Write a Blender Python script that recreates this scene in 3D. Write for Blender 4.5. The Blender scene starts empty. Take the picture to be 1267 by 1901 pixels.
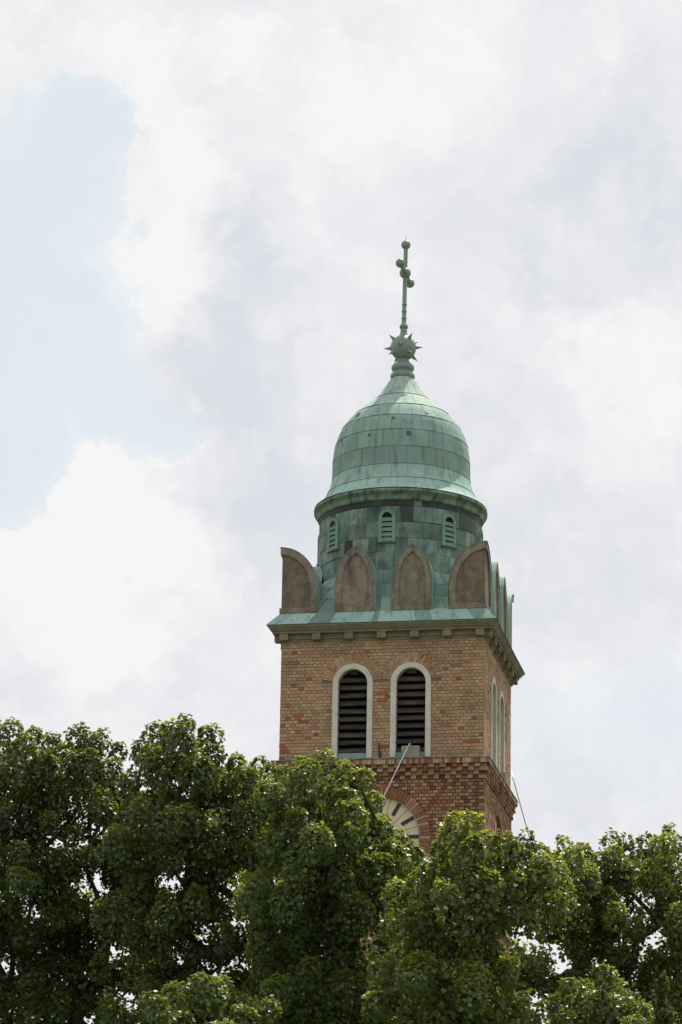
import bpy, math, random
import numpy as np
from mathutils import Vector, Matrix

# ------------------------------------------------------------ camera, sky, sun
SC = bpy.context.scene
COL = SC.collection
R = math.radians
RES_H = 1901.0
F_PX = 6490.15
C = np.array([14.7034, -89.1455, -19.4694])
FW = np.array([-0.17284740, 0.94301207, 0.28434488])
RT = np.array([0.98437130, 0.17527385, 0.01709426])
UP = np.array([0.03371813, -0.28285564, 0.95856965])
cam_data = bpy.data.cameras.new('camera')
cam = bpy.data.objects.new('camera', cam_data)
COL.objects.link(cam)
cam_data.sensor_fit = 'VERTICAL'
cam_data.sensor_height = 36.0
cam_data.lens = 36.0 * F_PX / RES_H
cam_data.clip_start = 0.5
cam_data.clip_end = 6000
cam.matrix_world = Matrix(((RT[0], UP[0], -FW[0], C[0]), (RT[1], UP[1], -FW[1], C[1]),
                           (RT[2], UP[2], -FW[2], C[2]), (0, 0, 0, 1)))
SC.camera = cam
SC.view_settings.view_transform = 'Standard'
SC.view_settings.look = 'None'
SC.view_settings.gamma = 1.0
SC.view_settings.exposure = 0.0
SC.cycles.max_bounces = 6
SC.cycles.transparent_max_bounces = 4

SUN_DIR = Vector((0.125, 0.48, 0.868)).normalized()      # towards the sun: behind the tower, high, a little right
SUN_EL = math.asin(SUN_DIR.z)
SUN_AZ = math.atan2(SUN_DIR.x, SUN_DIR.y)
sd = bpy.data.lights.new('sun', 'SUN')
sd.energy = 5.0
sd.angle = R(0.6)
sd.color = (1.0, 0.94, 0.82)
sun = bpy.data.objects.new('sun', sd)
COL.objects.link(sun)
sun.rotation_euler = (-SUN_DIR).to_track_quat('-Z', 'Y').to_euler()


def pxdir(x, y):
    d = FW + RT * (x - 633.5) / F_PX - UP * (y - 950.5) / F_PX
    return d / np.linalg.norm(d)


def pxpt(x, y, dist):
    d = FW + RT * (x - 633.5) / F_PX - UP * (y - 950.5) / F_PX
    return C + d * dist


def build_world():
    w = bpy.data.worlds.new('World')
    SC.world = w
    w.use_nodes = True
    nt = w.node_tree
    nt.nodes.clear()
    N = nt.nodes.new
    L = nt.links.new
    out = N('ShaderNodeOutputWorld')
    bg = N('ShaderNodeBackground')
    bg.inputs['Strength'].default_value = 0.1
    sky = N('ShaderNodeTexSky')
    sky.sky_type = 'NISHITA'
    sky.sun_disc = False
    sky.sun_elevation = SUN_EL
    sky.sun_rotation = SUN_AZ
    sky.altitude = 200
    sky.dust_density = 2.0
    tc = N('ShaderNodeTexCoord')

    def vm(op, a, b=None):
        n = N('ShaderNodeVectorMath')
        n.operation = op
        for i, v in enumerate((a, b)):
            if v is None:
                continue
            if isinstance(v, (tuple, list)):
                n.inputs[i].default_value = v
            else:
                L(v, n.inputs[i])
        return n

    def m(op, a, b=None, clamp=False):
        n = N('ShaderNodeMath')
        n.operation = op
        n.use_clamp = clamp
        for i, v in enumerate((a, b)):
            if v is None:
                continue
            if isinstance(v, (int, float)):
                n.inputs[i].default_value = v
            else:
                L(v, n.inputs[i])
        return n.outputs[0]

    def noise(vec, scale, detail, rough=0.55):
        n = N('ShaderNodeTexNoise')
        n.inputs['Scale'].default_value = scale
        n.inputs['Detail'].default_value = detail
        n.inputs['Roughness'].default_value = rough
        L(vec, n.inputs['Vector'])
        return n

    gen = tc.outputs['Generated']
    # cauliflower warp of the directions
    n1 = noise(gen, 34, 6, 0.55)
    off = vm('SUBTRACT', n1.outputs['Color'], (0.5, 0.5, 0.5))
    sc = vm('SCALE', off.outputs[0])
    sc.inputs['Scale'].default_value = 0.046
    n1b = noise(gen, 150, 5, 0.55)
    off2 = vm('SUBTRACT', n1b.outputs['Color'], (0.5, 0.5, 0.5))
    sc2 = vm('SCALE', off2.outputs[0])
    sc2.inputs['Scale'].default_value = 0.017
    wd = vm('ADD', vm('ADD', gen, sc.outputs[0]).outputs[0], sc2.outputs[0]).outputs[0]

    def blob(x, y, rx, ry, soft=1.0):
        """soft ellipse in the sky centred on a direction: 1 in the middle, 0 at its rim and beyond"""
        c = Vector(pxdir(x, y))
        e = c.cross(Vector((0, 0, 1))).normalized()
        u = e.cross(c)
        a = vm('DOT_PRODUCT', wd, tuple(e * (F_PX / rx))).outputs['Value']
        b = vm('DOT_PRODUCT', vm('SUBTRACT', wd, tuple(c)).outputs[0], tuple(u * (F_PX / ry))).outputs['Value']
        r = m('SQRT', m('ADD', m('MULTIPLY', a, a), m('MULTIPLY', b, b)))
        return m('MULTIPLY', m('SUBTRACT', 1.0, r, True), soft)

    def total(bl):
        s = blob(*bl[0])
        for q in bl[1:]:
            s = m('ADD', s, blob(*q))
        return s

    def ramp(v, lo, hi):
        n = N('ShaderNodeMapRange')
        n.interpolation_type = 'SMOOTHSTEP'
        n.inputs['From Min'].default_value = lo
        n.inputs['From Max'].default_value = hi
        L(v, n.inputs['Value'])
        return n.outputs[0]

    # gaps of blue
    blue = total([(30, 420, 240, 300, 1.2), (110, 640, 230, 210, 1.15), (-10, 850, 150, 180, 1.0), (-170, 600, 280, 500, 1.4), (265, 770, 130, 110, 0.7), (150, 250, 130, 120, .8)])
    veil_n = noise(wd, 14, 6, 0.6)
    blue_m = m('ADD', m('MULTIPLY', ramp(blue, 0.17, 0.28), 0.55), m('MULTIPLY', ramp(blue, 0.12, 0.75), 0.45))
    blue_m = m('MULTIPLY', blue_m, ramp(veil_n.outputs[0], 0.14, 0.52))
    hazy = total([(1190, 1340, 230, 170, 1.0), (960, 1330, 150, 200, .5), (1500, 1300, 300, 300, .8)])
    blue_m = m('MAXIMUM', blue_m, m('MULTIPLY', ramp(hazy, 0.0, 0.9), 0.55))
    # shaded undersides of the clouds
    grey = total([(450, 620, 200, 420, 0.9), (560, 930, 330, 260, 0.9), (1120, 330, 330, 260, 0.85), (1080, 1050, 330, 200, 0.7),
                  (850, 640, 240, 300, .5), (60, 1290, 240, 110, .35), (900, 880, 260, 180, .5), (330, 1180, 120, 200, .25)])
    white = total([(160, 1040, 300, 330, 1.2), (300, 420, 130, 340, 0.9), (680, 190, 480, 240, 0.55), (1180, 640, 260, 120, .6),
                   (160, 60, 420, 120, .4), (950, 1250, 260, 140, .3)])
    ns = noise(gen, 9, 5, 0.55)
    nf = noise(wd, 40, 8, 0.62)
    vo = N('ShaderNodeTexVoronoi')
    vo.feature = 'F1'
    vo.inputs['Scale'].default_value = 38
    vo.inputs['Detail'].default_value = 2
    vo.inputs['Roughness'].default_value = 0.5
    L(wd, vo.inputs['Vector'])
    tone = m('ADD', m('SUBTRACT', m('MULTIPLY', grey, 0.66), m('MULTIPLY', white, 0.75)),
             m('ADD', m('MULTIPLY', m('SUBTRACT', ns.outputs[0], 0.5), 0.5), m('ADD', m('MULTIPLY', m('SUBTRACT', nf.outputs[0], 0.5), 0.6), m('MULTIPLY', m('SUBTRACT', vo.outputs['Distance'], 0.4), 0.55))))
    tone = m('ADD', tone, 0.12, True)
    mix = N('ShaderNodeMix')
    mix.data_type = 'RGBA'
    L(tone, mix.inputs[0])
    mix.inputs[6].default_value = (9.3, 9.2, 9.25, 1)
    mix.inputs[7].default_value = (7.15, 7.4, 7.95, 1)
    # thin high veil over the clear patches
    veil = N('ShaderNodeMix')
    veil.data_type = 'RGBA'
    veil.inputs[0].default_value = 0.87
    L(sky.outputs[0], veil.inputs[6])
    veil.inputs[7].default_value = (7.9, 8.7, 9.2, 1)
    fin = N('ShaderNodeMix')
    fin.data_type = 'RGBA'
    L(blue_m, fin.inputs[0])
    L(mix.outputs[2], fin.inputs[6])
    L(veil.outputs[2], fin.inputs[7])
    L(fin.outputs[2], bg.inputs['Color'])
    L(bg.outputs[0], out.inputs['Surface'])


build_world()

# ------------------------------------------------------------ helpers
rnd = random.Random(7)


def tag(o, label=None, cat=None, group=None, kind=None):
    if label: o['label'] = label
    if cat: o['category'] = cat
    if group: o['group'] = group
    if kind: o['kind'] = kind
    return o


def empty(name, loc=(0, 0, 0), parent=None):
    o = bpy.data.objects.new(name, None)
    COL.objects.link(o)
    o.location = loc
    o.empty_display_size = 0.3
    if parent: o.parent = parent
    return o


class MB:
    """collects faces with a tint per face; build() links ONE mesh"""

    def __init__(s):
        s.v = []; s.f = []; s.t = []; s.sm = []

    def add(s, vs, fs, tint=(1, 1, 1), smooth=False):
        b = len(s.v)
        s.v.extend([tuple(map(float, p)) for p in vs])
        for f in fs:
            s.f.append([i + b for i in f]); s.t.append(tint); s.sm.append(smooth)

    def quad(s, a, b, c, d, tint=(1, 1, 1)):
        s.add([a, b, c, d], [(0, 1, 2, 3)], tint)

    def hexa(s, p, tint=(1, 1, 1)):
        """p: 4 outer-face corners then 4 inner-face corners"""
        s.add(p, [(0, 1, 2, 3), (7, 6, 5, 4), (0, 4, 5, 1), (1, 5, 6, 2), (2, 6, 7, 3), (3, 7, 4, 0)], tint)

    def grid(s, P, tint=(1, 1, 1), smooth=True, close=False):
        """P[i][j] points"""
        n, mm = len(P), len(P[0])
        vs = [q for r in P for q in r]
        fs = []
        for i in range(n - 1):
            for j in range(mm - 1 + (1 if close else 0)):
                k = (j + 1) % mm
                fs.append((i * mm + j, i * mm + k, (i + 1) * mm + k, (i + 1) * mm + j))
        s.add(vs, fs, tint, smooth)

    def lathe(s, prof, seg=64, cx=0, cy=0, tint=(1, 1, 1), smooth=True):
        P = [[(cx + r * math.cos(2 * math.pi * j / seg), cy + r * math.sin(2 * math.pi * j / seg), z) for j in range(seg)] for r, z in prof]
        s.grid(P, tint, smooth, True)

    def ball(s, c, r, seg=32, rings=16, tint=(1, 1, 1)):
        P = []
        for i in range(rings + 1):
            th = math.pi * i / rings
            rr = max(r * math.sin(th), 1e-4)
            P.append([(c[0] + rr * math.cos(2 * math.pi * j / seg), c[1] + rr * math.sin(2 * math.pi * j / seg), c[2] - r * math.cos(th)) for j in range(seg)])
        s.grid(P, tint, True, True)

    def tube(s, pts, rad, seg=12, tint=(1, 1, 1), cap=True):
        pts = [Vector(p) for p in pts]
        if not hasattr(rad, '__len__'): rad = [rad] * len(pts)
        P = []
        ref = None
        for i, p in enumerate(pts):
            d = (pts[min(i + 1, len(pts) - 1)] - pts[max(i - 1, 0)]).normalized()
            if ref is None:
                ref = Vector((0, 0, 1)) if abs(d.z) < 0.9 else Vector((1, 0, 0))
            a = d.cross(ref).normalized(); b = d.cross(a); ref = -b if False else ref
            P.append([tuple(p + (a * math.cos(2 * math.pi * j / seg) + b * math.sin(2 * math.pi * j / seg)) * rad[i]) for j in range(seg)])
        s.grid(P, tint, True, True)
        if cap:
            s.add(P[0], [tuple(range(seg))], tint); s.add(P[-1], [tuple(range(seg))], tint)

    def build(s, name, mat, parent=None, recalc=False):
        me = bpy.data.meshes.new(name)
        me.from_pydata(s.v, [], s.f)
        at = me.attributes.new('tint', 'FLOAT_COLOR', 'FACE')
        a = np.ones((len(s.f), 4), dtype=np.float32)
        a[:, :3] = np.array(s.t, dtype=np.float32)
        at.data.foreach_set('color', a.ravel())
        me.polygons.foreach_set('use_smooth', np.array(s.sm, dtype=bool))
        me.materials.append(mat)
        if recalc:
            import bmesh
            bm = bmesh.new(); bm.from_mesh(me)
            bmesh.ops.remove_doubles(bm, verts=bm.verts, dist=1e-5)
            bmesh.ops.recalc_face_normals(bm, faces=bm.faces)
            bm.to_mesh(me); bm.free()
        me.update()
        o = bpy.data.objects.new(name, me)
        COL.objects.link(o)
        if parent: o.parent = parent
        return o


def S(k, u, o, z):
    """point on side k of the tower: u to the right seen from outside, o outwards from the axis"""
    x, y = u, -o
    for _ in range(k): x, y = -y, x
    return (x, y, z)


# ------------------------------------------------------------ materials
def new_mat(name):
    m_ = bpy.data.materials.new(name)
    m_.use_nodes = True
    nt = m_.node_tree
    bs = nt.nodes['Principled BSDF']
    return m_, nt, bs


def surf(name, rough=0.85, noise_scale=3.0, noise_amt=0.35, fine=60.0, fine_amt=0.25, bump=0.3, stain=None, stain_scale=(2, 2, .8),
         stain_lo=.55, stain_hi=.75, metallic=0.0, base=(1, 1, 1), spec=0.3, bump_dist=0.01):
    """tint attribute x base x blotches, fine grain, optional streaky stain colour, bump"""
    m_, nt, bs = new_mat(name)
    N = nt.nodes.new; L = nt.links.new
    at = N('ShaderNodeAttribute'); at.attribute_name = 'tint'
    tc = N('ShaderNodeTexCoord')

    def nz(scale, detail=5, vec=None, rough_=.6):
        n = N('ShaderNodeTexNoise'); n.inputs['Scale'].default_value = scale; n.inputs['Detail'].default_value = detail
        n.inputs['Roughness'].default_value = rough_
        L(vec if vec else tc.outputs['Object'], n.inputs['Vector']); return n.outputs[0]

    def mr(v, a, b, c, d):
        n = N('ShaderNodeMapRange'); n.inputs[1].default_value = a; n.inputs[2].default_value = b
        n.inputs[3].default_value = c; n.inputs[4].default_value = d; L(v, n.inputs[0]); return n.outputs[0]

    def mul(a, fac):
        n = N('ShaderNodeVectorMath'); n.operation = 'SCALE'; L(a, n.inputs[0]); L(fac, n.inputs['Scale']); return n.outputs[0]
    mb = N('ShaderNodeVectorMath'); mb.operation = 'MULTIPLY'; L(at.outputs['Color'], mb.inputs[0]); mb.inputs[1].default_value = base
    c = mul(mb.outputs[0], mr(nz(noise_scale), .3, .7, 1 - noise_amt, 1 + noise_amt))
    f = nz(fine, 3)
    c = mul(c, mr(f, .3, .7, 1 - fine_amt, 1 + fine_amt))
    if stain:
        mp = N('ShaderNodeMapping'); mp.inputs['Scale'].default_value = stain_scale; L(tc.outputs['Object'], mp.inputs['Vector'])
        s = mr(nz(1.0, 7, mp.outputs[0], .65), stain_lo, stain_hi, 0, 1)
        mx = N('ShaderNodeMix'); mx.data_type = 'RGBA'; L(s, mx.inputs[0]); L(c, mx.inputs[6]); mx.inputs[7].default_value = (*stain, 1)
        c = mx.outputs[2]
    L(c, bs.inputs['Base Color'])
    bs.inputs['Roughness'].default_value = rough
    bs.inputs['Metallic'].default_value = metallic
    bs.inputs['Specular IOR Level'].default_value = spec
    if bump:
        b = N('ShaderNodeBump'); b.inputs['Strength'].default_value = bump; b.inputs['Distance'].default_value = bump_dist
        L(f, b.inputs['Height']); L(b.outputs[0], bs.inputs['Normal'])
    return m_


M = {}
M['brick'] = surf('brick', .9, 1.3, .20, 45, .22, .5, stain=(.17, .135, .10), stain_scale=(2.2, 2.2, .7), stain_lo=.56, stain_hi=.98)
M['mortar'] = surf('mortar', .95, 2.0, .25, 60, .25, .5)
M['dark_mortar'] = surf('dark_mortar', .95, 2.0, .25, 60, .25, .5)
M['stone'] = surf('stone', .95, 5, .24, 38, .30, .8, stain=(.085, .075, .062), stain_scale=(4.2, 4.2, 1.3), stain_lo=.46, stain_hi=.74)
M['cornice'] = surf('cornice', .95, 3, .18, 50, .22, .5, stain=(.10, .09, .07), stain_scale=(3, 3, 1.4), stain_lo=.52, stain_hi=.78)
M['plaster'] = surf('plaster', .9, 5, .10, 70, .10, .4, stain=(.40, .36, .30), stain_scale=(9, 9, 5), stain_lo=.62, stain_hi=.72)
M['copper'] = surf('copper', .80, 1.6, .12, 7, .07, .45, stain=(.09, .145, .12), stain_scale=(6, 6, .8), stain_lo=.52, stain_hi=.80, spec=.35)
M['drum_copper'] = surf('drum_copper', .62, 2.2, .32, 16, .2, .35, stain=(.036, .052, .046), stain_scale=(2.6, 2.6, 1.4), stain_lo=.48, stain_hi=.72, spec=.35)
M['copper_base'] = surf('copper_base', .7, 3, .2, 20, .2, .2)
M['eave_copper'] = surf('eave_copper', .75, 2.4, .25, 20, .18, .3, stain=(.045, .052, .04), stain_scale=(3.6, 3.6, 2.0), stain_lo=.47, stain_hi=.68)
M['finial'] = surf('finial', .5, 3, .12, 14, .10, .2, stain=(.05, .08, .06), stain_scale=(3, 3, 3), stain_lo=.58, stain_hi=.9, spec=.4)
M['wood'] = surf('wood', .85, 3, .3, 30, .3, .5, stain=(.10, .10, .10), stain_scale=(1.5, 1.5, 14), stain_lo=.52, stain_hi=.68)
M['black'] = surf('black', .9, 3, .1, 30, .1, 0)
M['clock'] = surf('clock_paint', .6, 2, .05, 30, .04, .1, stain=(.40, .31, .20), stain_scale=(5, 5, 1.2), stain_lo=.60, stain_hi=.9)
M['dark_paint'] = surf('dark_paint', .5, 3, .15, 30, .1, .1)
M['metal'] = surf('galvanised_tube', .35, 6, .1, 40, .08, .1, metallic=.5, spec=.5)
M['concrete'] = surf('concrete', .95, 5, .15, 60, .2, .5)
M['bark'] = surf('bark', .95, 4, .3, 30, .4, .8, bump_dist=.03)
M['grass'] = surf('grass_ground', 1.0, .05, .3, 2, .3, .5)


def leaf_mat(name, sat=1.0):
    m_, nt, bs = new_mat(name)
    N = nt.nodes.new; L = nt.links.new
    at = N('ShaderNodeAttribute'); at.attribute_name = 'tint'
    L(at.outputs['Color'], bs.inputs['Base Color'])
    bs.inputs['Roughness'].default_value = 0.44
    bs.inputs['Specular IOR Level'].default_value = 0.7
    tr = N('ShaderNodeBsdfTranslucent')
    g = N('ShaderNodeVectorMath'); g.operation = 'MULTIPLY'; L(at.outputs['Color'], g.inputs[0]); g.inputs[1].default_value = (1.9, 1.75, .7)
    L(g.outputs[0], tr.inputs['Color'])
    mx = N('ShaderNodeMixShader'); mx.inputs[0].default_value = 0.44
    L(bs.outputs[0], mx.inputs[1]); L(tr.outputs[0], mx.inputs[2])
    L(mx.outputs[0], nt.nodes['Material Output'].inputs['Surface'])
    return m_


M['leaf'] = leaf_mat('linden_leaf')
M['needle'] = leaf_mat('conifer_needle')

# ------------------------------------------------------------ ground
GZ = -21.1
g = MB()
n = 40
P = [[(-1500 + 3000 * j / n, -1500 + 3000 * i / n, GZ) for j in range(n + 1)] for i in range(n + 1)]
g.grid(P, (.09, .11, .05), False)
tag(g.build('ground', M['grass']), kind='structure')

# ------------------------------------------------------------ the tower
W = 2.65      # half width of the belfry walls
WL = 2.675    # half width of the stage below
TOWER = empty('church_tower', (0, 0, GZ))
tag(TOWER, 'square brick church tower with a green copper bell-shaped dome and cross', 'church tower')


def P_(name, mat, mb, parent=None, recalc=False):
    """tower part: geometry is in tower-axis coordinates with z=0 at the belfry ledge"""
    o = mb.build(name, mat, parent or TOWER, recalc)
    if parent is None: o.location = (0, 0, -GZ)
    return o


def field(u, z, s=0.0):
    return (math.sin(u * 1.9 + s * 3.1 + z * .7) + math.sin(z * 2.3 + 1.3 + s) + math.sin(u * 3.7 - z * 2.9 + s * 1.7) + math.sin(u * .8 - z * 4.4 + 2 + s)) / 4


def jit(c, a=.12):
    k = 1 + rnd.uniform(-a, a)
    return tuple(max(.01, ch * k * (1 + rnd.uniform(-.04, .04))) for ch in c)


TAN = (.385, .245, .145); YEL = (.42, .295, .178); PINK = (.375, .235, .145); GREY = (.26, .205, .145); RED = (.31, .115, .062); DRED = (.24, .085, .05)
BRN = (.185, .075, .048)


def upper_col(u, z, k):
    f = field(u, z, k) + .35 * math.exp(-((z - .75) / .5) ** 2) * (1 if u < -1.2 and k == 0 else .5) - .25 * (z > 1.8)
    r = rnd.random()
    if f > .45 and r < .26: return jit(RED, .25)
    if f > .15 and r < .50: return jit(PINK, .2)
    if r < .035: return jit(RED, .25)
    if r < .07: return jit(GREY, .2)
    if r < .28: return jit(PINK, .11)
    if r < .52: return jit(YEL, .10)
    return jit(TAN, .13)


def lower_col(u, z, k, row, i):
    r = rnd.random()
    if (i + row) % 2 == 0 and r < .42: return jit((.32, .22, .13), .15)
    if r < .38: return jit(BRN, .2)
    if r < .62: return jit((.27, .105, .06), .18)
    if r < .90: return jit((.30, .175, .105), .15)
    return jit((.37, .26, .15), .15)


def add_brick(mb, k, u0, u1, z0, z1, o0, o1, col):
    j = lambda a=.0022: rnd.uniform(-a, a)
    p = [S(k, u0 + j(), o1 + j(.002), z0 + j()), S(k, u1 + j(), o1 + j(.002), z0 + j()), S(k, u1 + j(), o1 + j(.002), z1 + j()), S(k, u0 + j(), o1 + j(.002), z1 + j()),
         S(k, u0, o0, z0), S(k, u1, o0, z0), S(k, u1, o0, z1), S(k, u0, o0, z1)]
    mb.add(p, [(0, 1, 2, 3), (0, 4, 5, 1), (1, 5, 6, 2), (2, 6, 7, 3), (3, 7, 4, 0)], col)


def subtract(iv, holes):
    out = [iv]
    for a, b in holes:
        nx = []
        for c, d in out:
            if b <= c or a >= d: nx.append((c, d)); continue
            if a > c: nx.append((c, a))
            if b < d: nx.append((b, d))
        out = nx
    return out


def brick_field(mb, k, w, z0, z1, pitch, header, holes, colf, lower=False, gap=.011, prot=.009):
    rows = int(round((z1 - z0) / pitch)); pitch = (z1 - z0) / rows
    for r in range(rows):
        a = z0 + r * pitch + gap / 2; b = z0 + (r + 1) * pitch - gap / 2
        u = -w - .0; i = 0
        off = (r % 2) * header * .5
        edges = [-w - .004]
        u = -w - .004 + (header * (1.0 if r % 2 == 0 else 1.5) if not lower else (header * (1.5 if r % 2 else 1.0)))
        while u < w - header * .7:
            edges.append(u)
            if lower: u += header
            else: u += header * (2 if rnd.random() < (.38 if r % 2 else .08) else 1)
        edges.append(w + .004)
        hs = holes((a + b) / 2)
        for i in range(len(edges) - 1):
            for c, d in subtract((edges[i] + gap / 2, edges[i + 1] - gap / 2), hs):
                if d - c < .02: continue
                col = colf((c + d) / 2, (a + b) / 2, k, r, i) if lower else colf((c + d) / 2, (a + b) / 2, k)
                add_brick(mb, k, c, d, a, b, w - .004, w + prot + rnd.uniform(-.003, .004), col)


def wall_sheet(mb, k, w, z0, z1, zs, holes, tint):
    for a, b in zip(zs[:-1], zs[1:]):
        for c, d in subtract((-w, w), holes((a + b) / 2)):
            mb.quad(S(k, c, w, a), S(k, d, w, a), S(k, d, w, b), S(k, c, w, b), tint)


def voussoirs(mb, k, cu, cz, ri, ro, a0, a1, n, w, prot, colf, clip_u=None, two=False):
    for i in range(n):
        t0 = a0 + (a1 - a0) * (i + .07) / n; t1 = a0 + (a1 - a0) * (i + .93) / n
        tm = (t0 + t1) / 2
        rr = ro
        if clip_u is not None:
            cu_d = math.cos(tm) * (1 if clip_u > cu else -1)
            if cu_d > 0.05: rr = min(ro, (abs(clip_u - cu) - .012) / cu_d)
        if rr < ri + .04: continue
        segs = [(ri, rr)]
        if two and i % 3 == 1 and rr > ro - .02: mid = (ri + rr) / 2; segs = [(ri, mid - .005), (mid + .005, rr)]
        if two and i % 3 == 2 and rr > ro - .02: mid = ri + (rr - ri) * .35; segs = [(ri, mid - .005), (mid + .005, rr)]
        for ra, rb in segs:
            col = colf()
            q = []
            oo = w + prot + rnd.uniform(-.002, .004)
            for o in (oo, w - .003):
                for r_, t in ((ra, t0), (rb, t0), (rb, t1), (ra, t1)):
                    q.append(S(k, cu + r_ * math.cos(t), o, cz + r_ * math.sin(t)))
            mb.hexa(q, col)


WIN_U = (-.762, .762)
ZS = 1.975           # spring of the belfry arches
RF, RI = .527, .385  # frame outer, inner radius
RV = .80
CLK_Z, CLK_R = -2.06, 1.03
CLK_RO = 1.31


def hole_upper(rad_low, rad_arch):
    def h(z):
        out = []
        for cu in WIN_U:
            if z < ZS + .12 and z < ZS: out.append((cu - rad_low, cu + rad_low))
            elif z - ZS < rad_arch: q = math.sqrt(rad_arch ** 2 - (z - ZS) ** 2); q = max(q, rad_low if z < ZS + .05 else 0); out.append((cu - q, cu + q))
        return out
    return h


def hole_low(rad):
    def h(z):
        out = []
        if abs(z - CLK_Z) < rad: q = math.sqrt(rad ** 2 - (z - CLK_Z) ** 2); out.append((-q, q))
        if -5.56 < z < -4.72: out.append((-.2, .2))
        return out
    return h


up = MB(); low = MB(); upm = MB(); lowm = MB()
for k in range(4):
    brick_field(up, k, W, -.02, 3.13, .0875, .137, hole_upper(RF, RV), upper_col, gap=.012, prot=.011)
    for cu in WIN_U:
        voussoirs(up, k, cu, ZS, RF + .006, RV, R(8), R(172), 29, W, .010, lambda: upper_col(9, 9, k) if rnd.random() < .8 else jit((.40, .19, .11), .2), clip_u=0.0, two=True)
    zs = [-.3] + list(np.linspace(0, ZS, 3)) + list(ZS + .45 * np.sin(np.linspace(0.05, 1, 20) * math.pi / 2)) + [3.3]
    wall_sheet(upm, k, W, 0, 0, zs, hole_upper(.45, .45), (.17, .13, .09))
    brick_field(low, k, WL, -9.0, -.60, .0905, .147, hole_low(CLK_RO), lower_col, lower=True, gap=.017, prot=.012)
    voussoirs(low, k, 0, CLK_Z, CLK_R, CLK_RO - .008, 0, 2 * math.pi, 84, WL, .016, lambda: jit((.255, .115, .068), .2) if rnd.random() < .8 else jit((.34, .22, .13), .15))
    zs = [-9.0, -5.56, -4.72] + list(CLK_Z + (CLK_R + .03) * np.sin(np.linspace(-1, 1, 41) * math.pi / 2)) + [-.05]
    wall_sheet(lowm, k, WL, 0, 0, zs, hole_low(CLK_R + .03), (.055, .04, .03))
    lowm.quad(S(k, -WL, WL, GZ - .3), S(k, WL, WL, GZ - .3), S(k, WL, WL, -9.0), S(k, -WL, WL, -9.0), (.26, .15, .10))
    # corbelled checker rows under the ledge
    zc = [-.60, -.505, -.41, -.315, -.22]
    base = [.012, .028, .05, .075]
    proud = [.052, .080, .108, .136]
    for r in range(4):
        nb = 37; uw = 2 * (WL + base[r]) / nb
        for i in range(nb):
            u0 = -(WL + base[r]) + i * uw
            pr = (i + r) % 2 == 0
            o = WL + (proud[r] if pr else base[r])
            ex = 0.0
            col = jit((.32, .215, .13), .15) if (pr and rnd.random() < .35) else (jit(BRN, .25) if rnd.random() < .5 else jit((.30, .17, .10), .2))
            end0, end1 = u0 + .004, u0 + uw - .004
            if i == 0: end0 = -o + .003
            if i == nb - 1: end1 = o - .003
            add_brick(low, k, end0, end1, zc[r] + .005, zc[r + 1] - .005, WL - .01, o, col)
        lowm.hexa([S(k, -WL - base[r] + .012, WL + base[r] - .012, zc[r]), S(k, WL + base[r] - .012, WL + base[r] - .012, zc[r]), S(k, WL + base[r] - .012, WL + base[r] - .012, zc[r + 1]), S(k, -WL - base[r] + .012, WL + base[r] - .012, zc[r + 1]),
                   S(k, -WL, WL - .02, zc[r]), S(k, WL, WL - .02, zc[r]), S(k, WL, WL - .02, zc[r + 1]), S(k, -WL, WL - .02, zc[r + 1])], (.07, .055, .045))
    # soldier course
    nb = 74; oo = WL + .155; uw = 2 * oo / nb
    for i in range(nb):
        u0 = -oo + i * uw
        col = jit((.26, .10, .06), .25) if rnd.random() < .62 else jit((.42, .30, .17), .18)
        add_brick(low, k, u0 + .004, u0 + uw - .004, -.212, -.085, WL, oo + rnd.uniform(-.004, .003), col)
    lowm.hexa([S(k, -oo + .014, oo - .014, -.219), S(k, oo - .014, oo - .014, -.219), S(k, oo - .014, oo - .014, -.08), S(k, -oo + .014, oo - .014, -.08),
               S(k, -WL, WL - .02, -.219), S(k, WL, WL - .02, -.219), S(k, WL, WL - .02, -.08), S(k, -WL, WL - .02, -.08)], (.10, .08, .06))
P_('belfry_brick_wall', M['brick'], up)
P_('belfry_mortar_core', M['mortar'], upm)
lw = P_('lower_brick_wall', M['brick'], low)
P_('lower_mortar_core', M['dark_mortar'], lowm)

# ledge flashing
lg = MB()
for k in range(4):
    a, b = WL + .170, W - .01
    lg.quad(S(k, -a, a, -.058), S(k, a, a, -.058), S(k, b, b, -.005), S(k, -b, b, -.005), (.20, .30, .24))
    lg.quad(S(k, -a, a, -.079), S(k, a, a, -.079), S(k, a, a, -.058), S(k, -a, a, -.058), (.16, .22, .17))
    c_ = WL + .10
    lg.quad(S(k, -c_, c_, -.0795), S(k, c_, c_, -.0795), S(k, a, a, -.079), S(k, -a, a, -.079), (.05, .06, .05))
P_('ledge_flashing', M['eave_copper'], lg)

# string course lower down, half hidden by the trees
sc_ = MB()
for k in range(4):
    a = WL + .07
    sc_.hexa([S(k, -a, a, -3.98), S(k, a, a, -3.98), S(k, a, a, -3.88), S(k, -a, a, -3.88), S(k, -WL, WL - .02, -3.98), S(k, WL, WL - .02, -3.98), S(k, WL, WL - .02, -3.84), S(k, -WL, WL - .02, -3.84)], (.30, .25, .19))
P_('string_course', M['cornice'], sc_)


def arch_path(cu, r, n=20, zb=0.0):
    pts = [(cu + r, zb)]
    for i in range(n + 1):
        t = math.pi * i / n
        pts.append((cu + r * math.cos(t), ZS + r * math.sin(t)))
    pts.append((cu - r, zb))
    return pts


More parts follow.
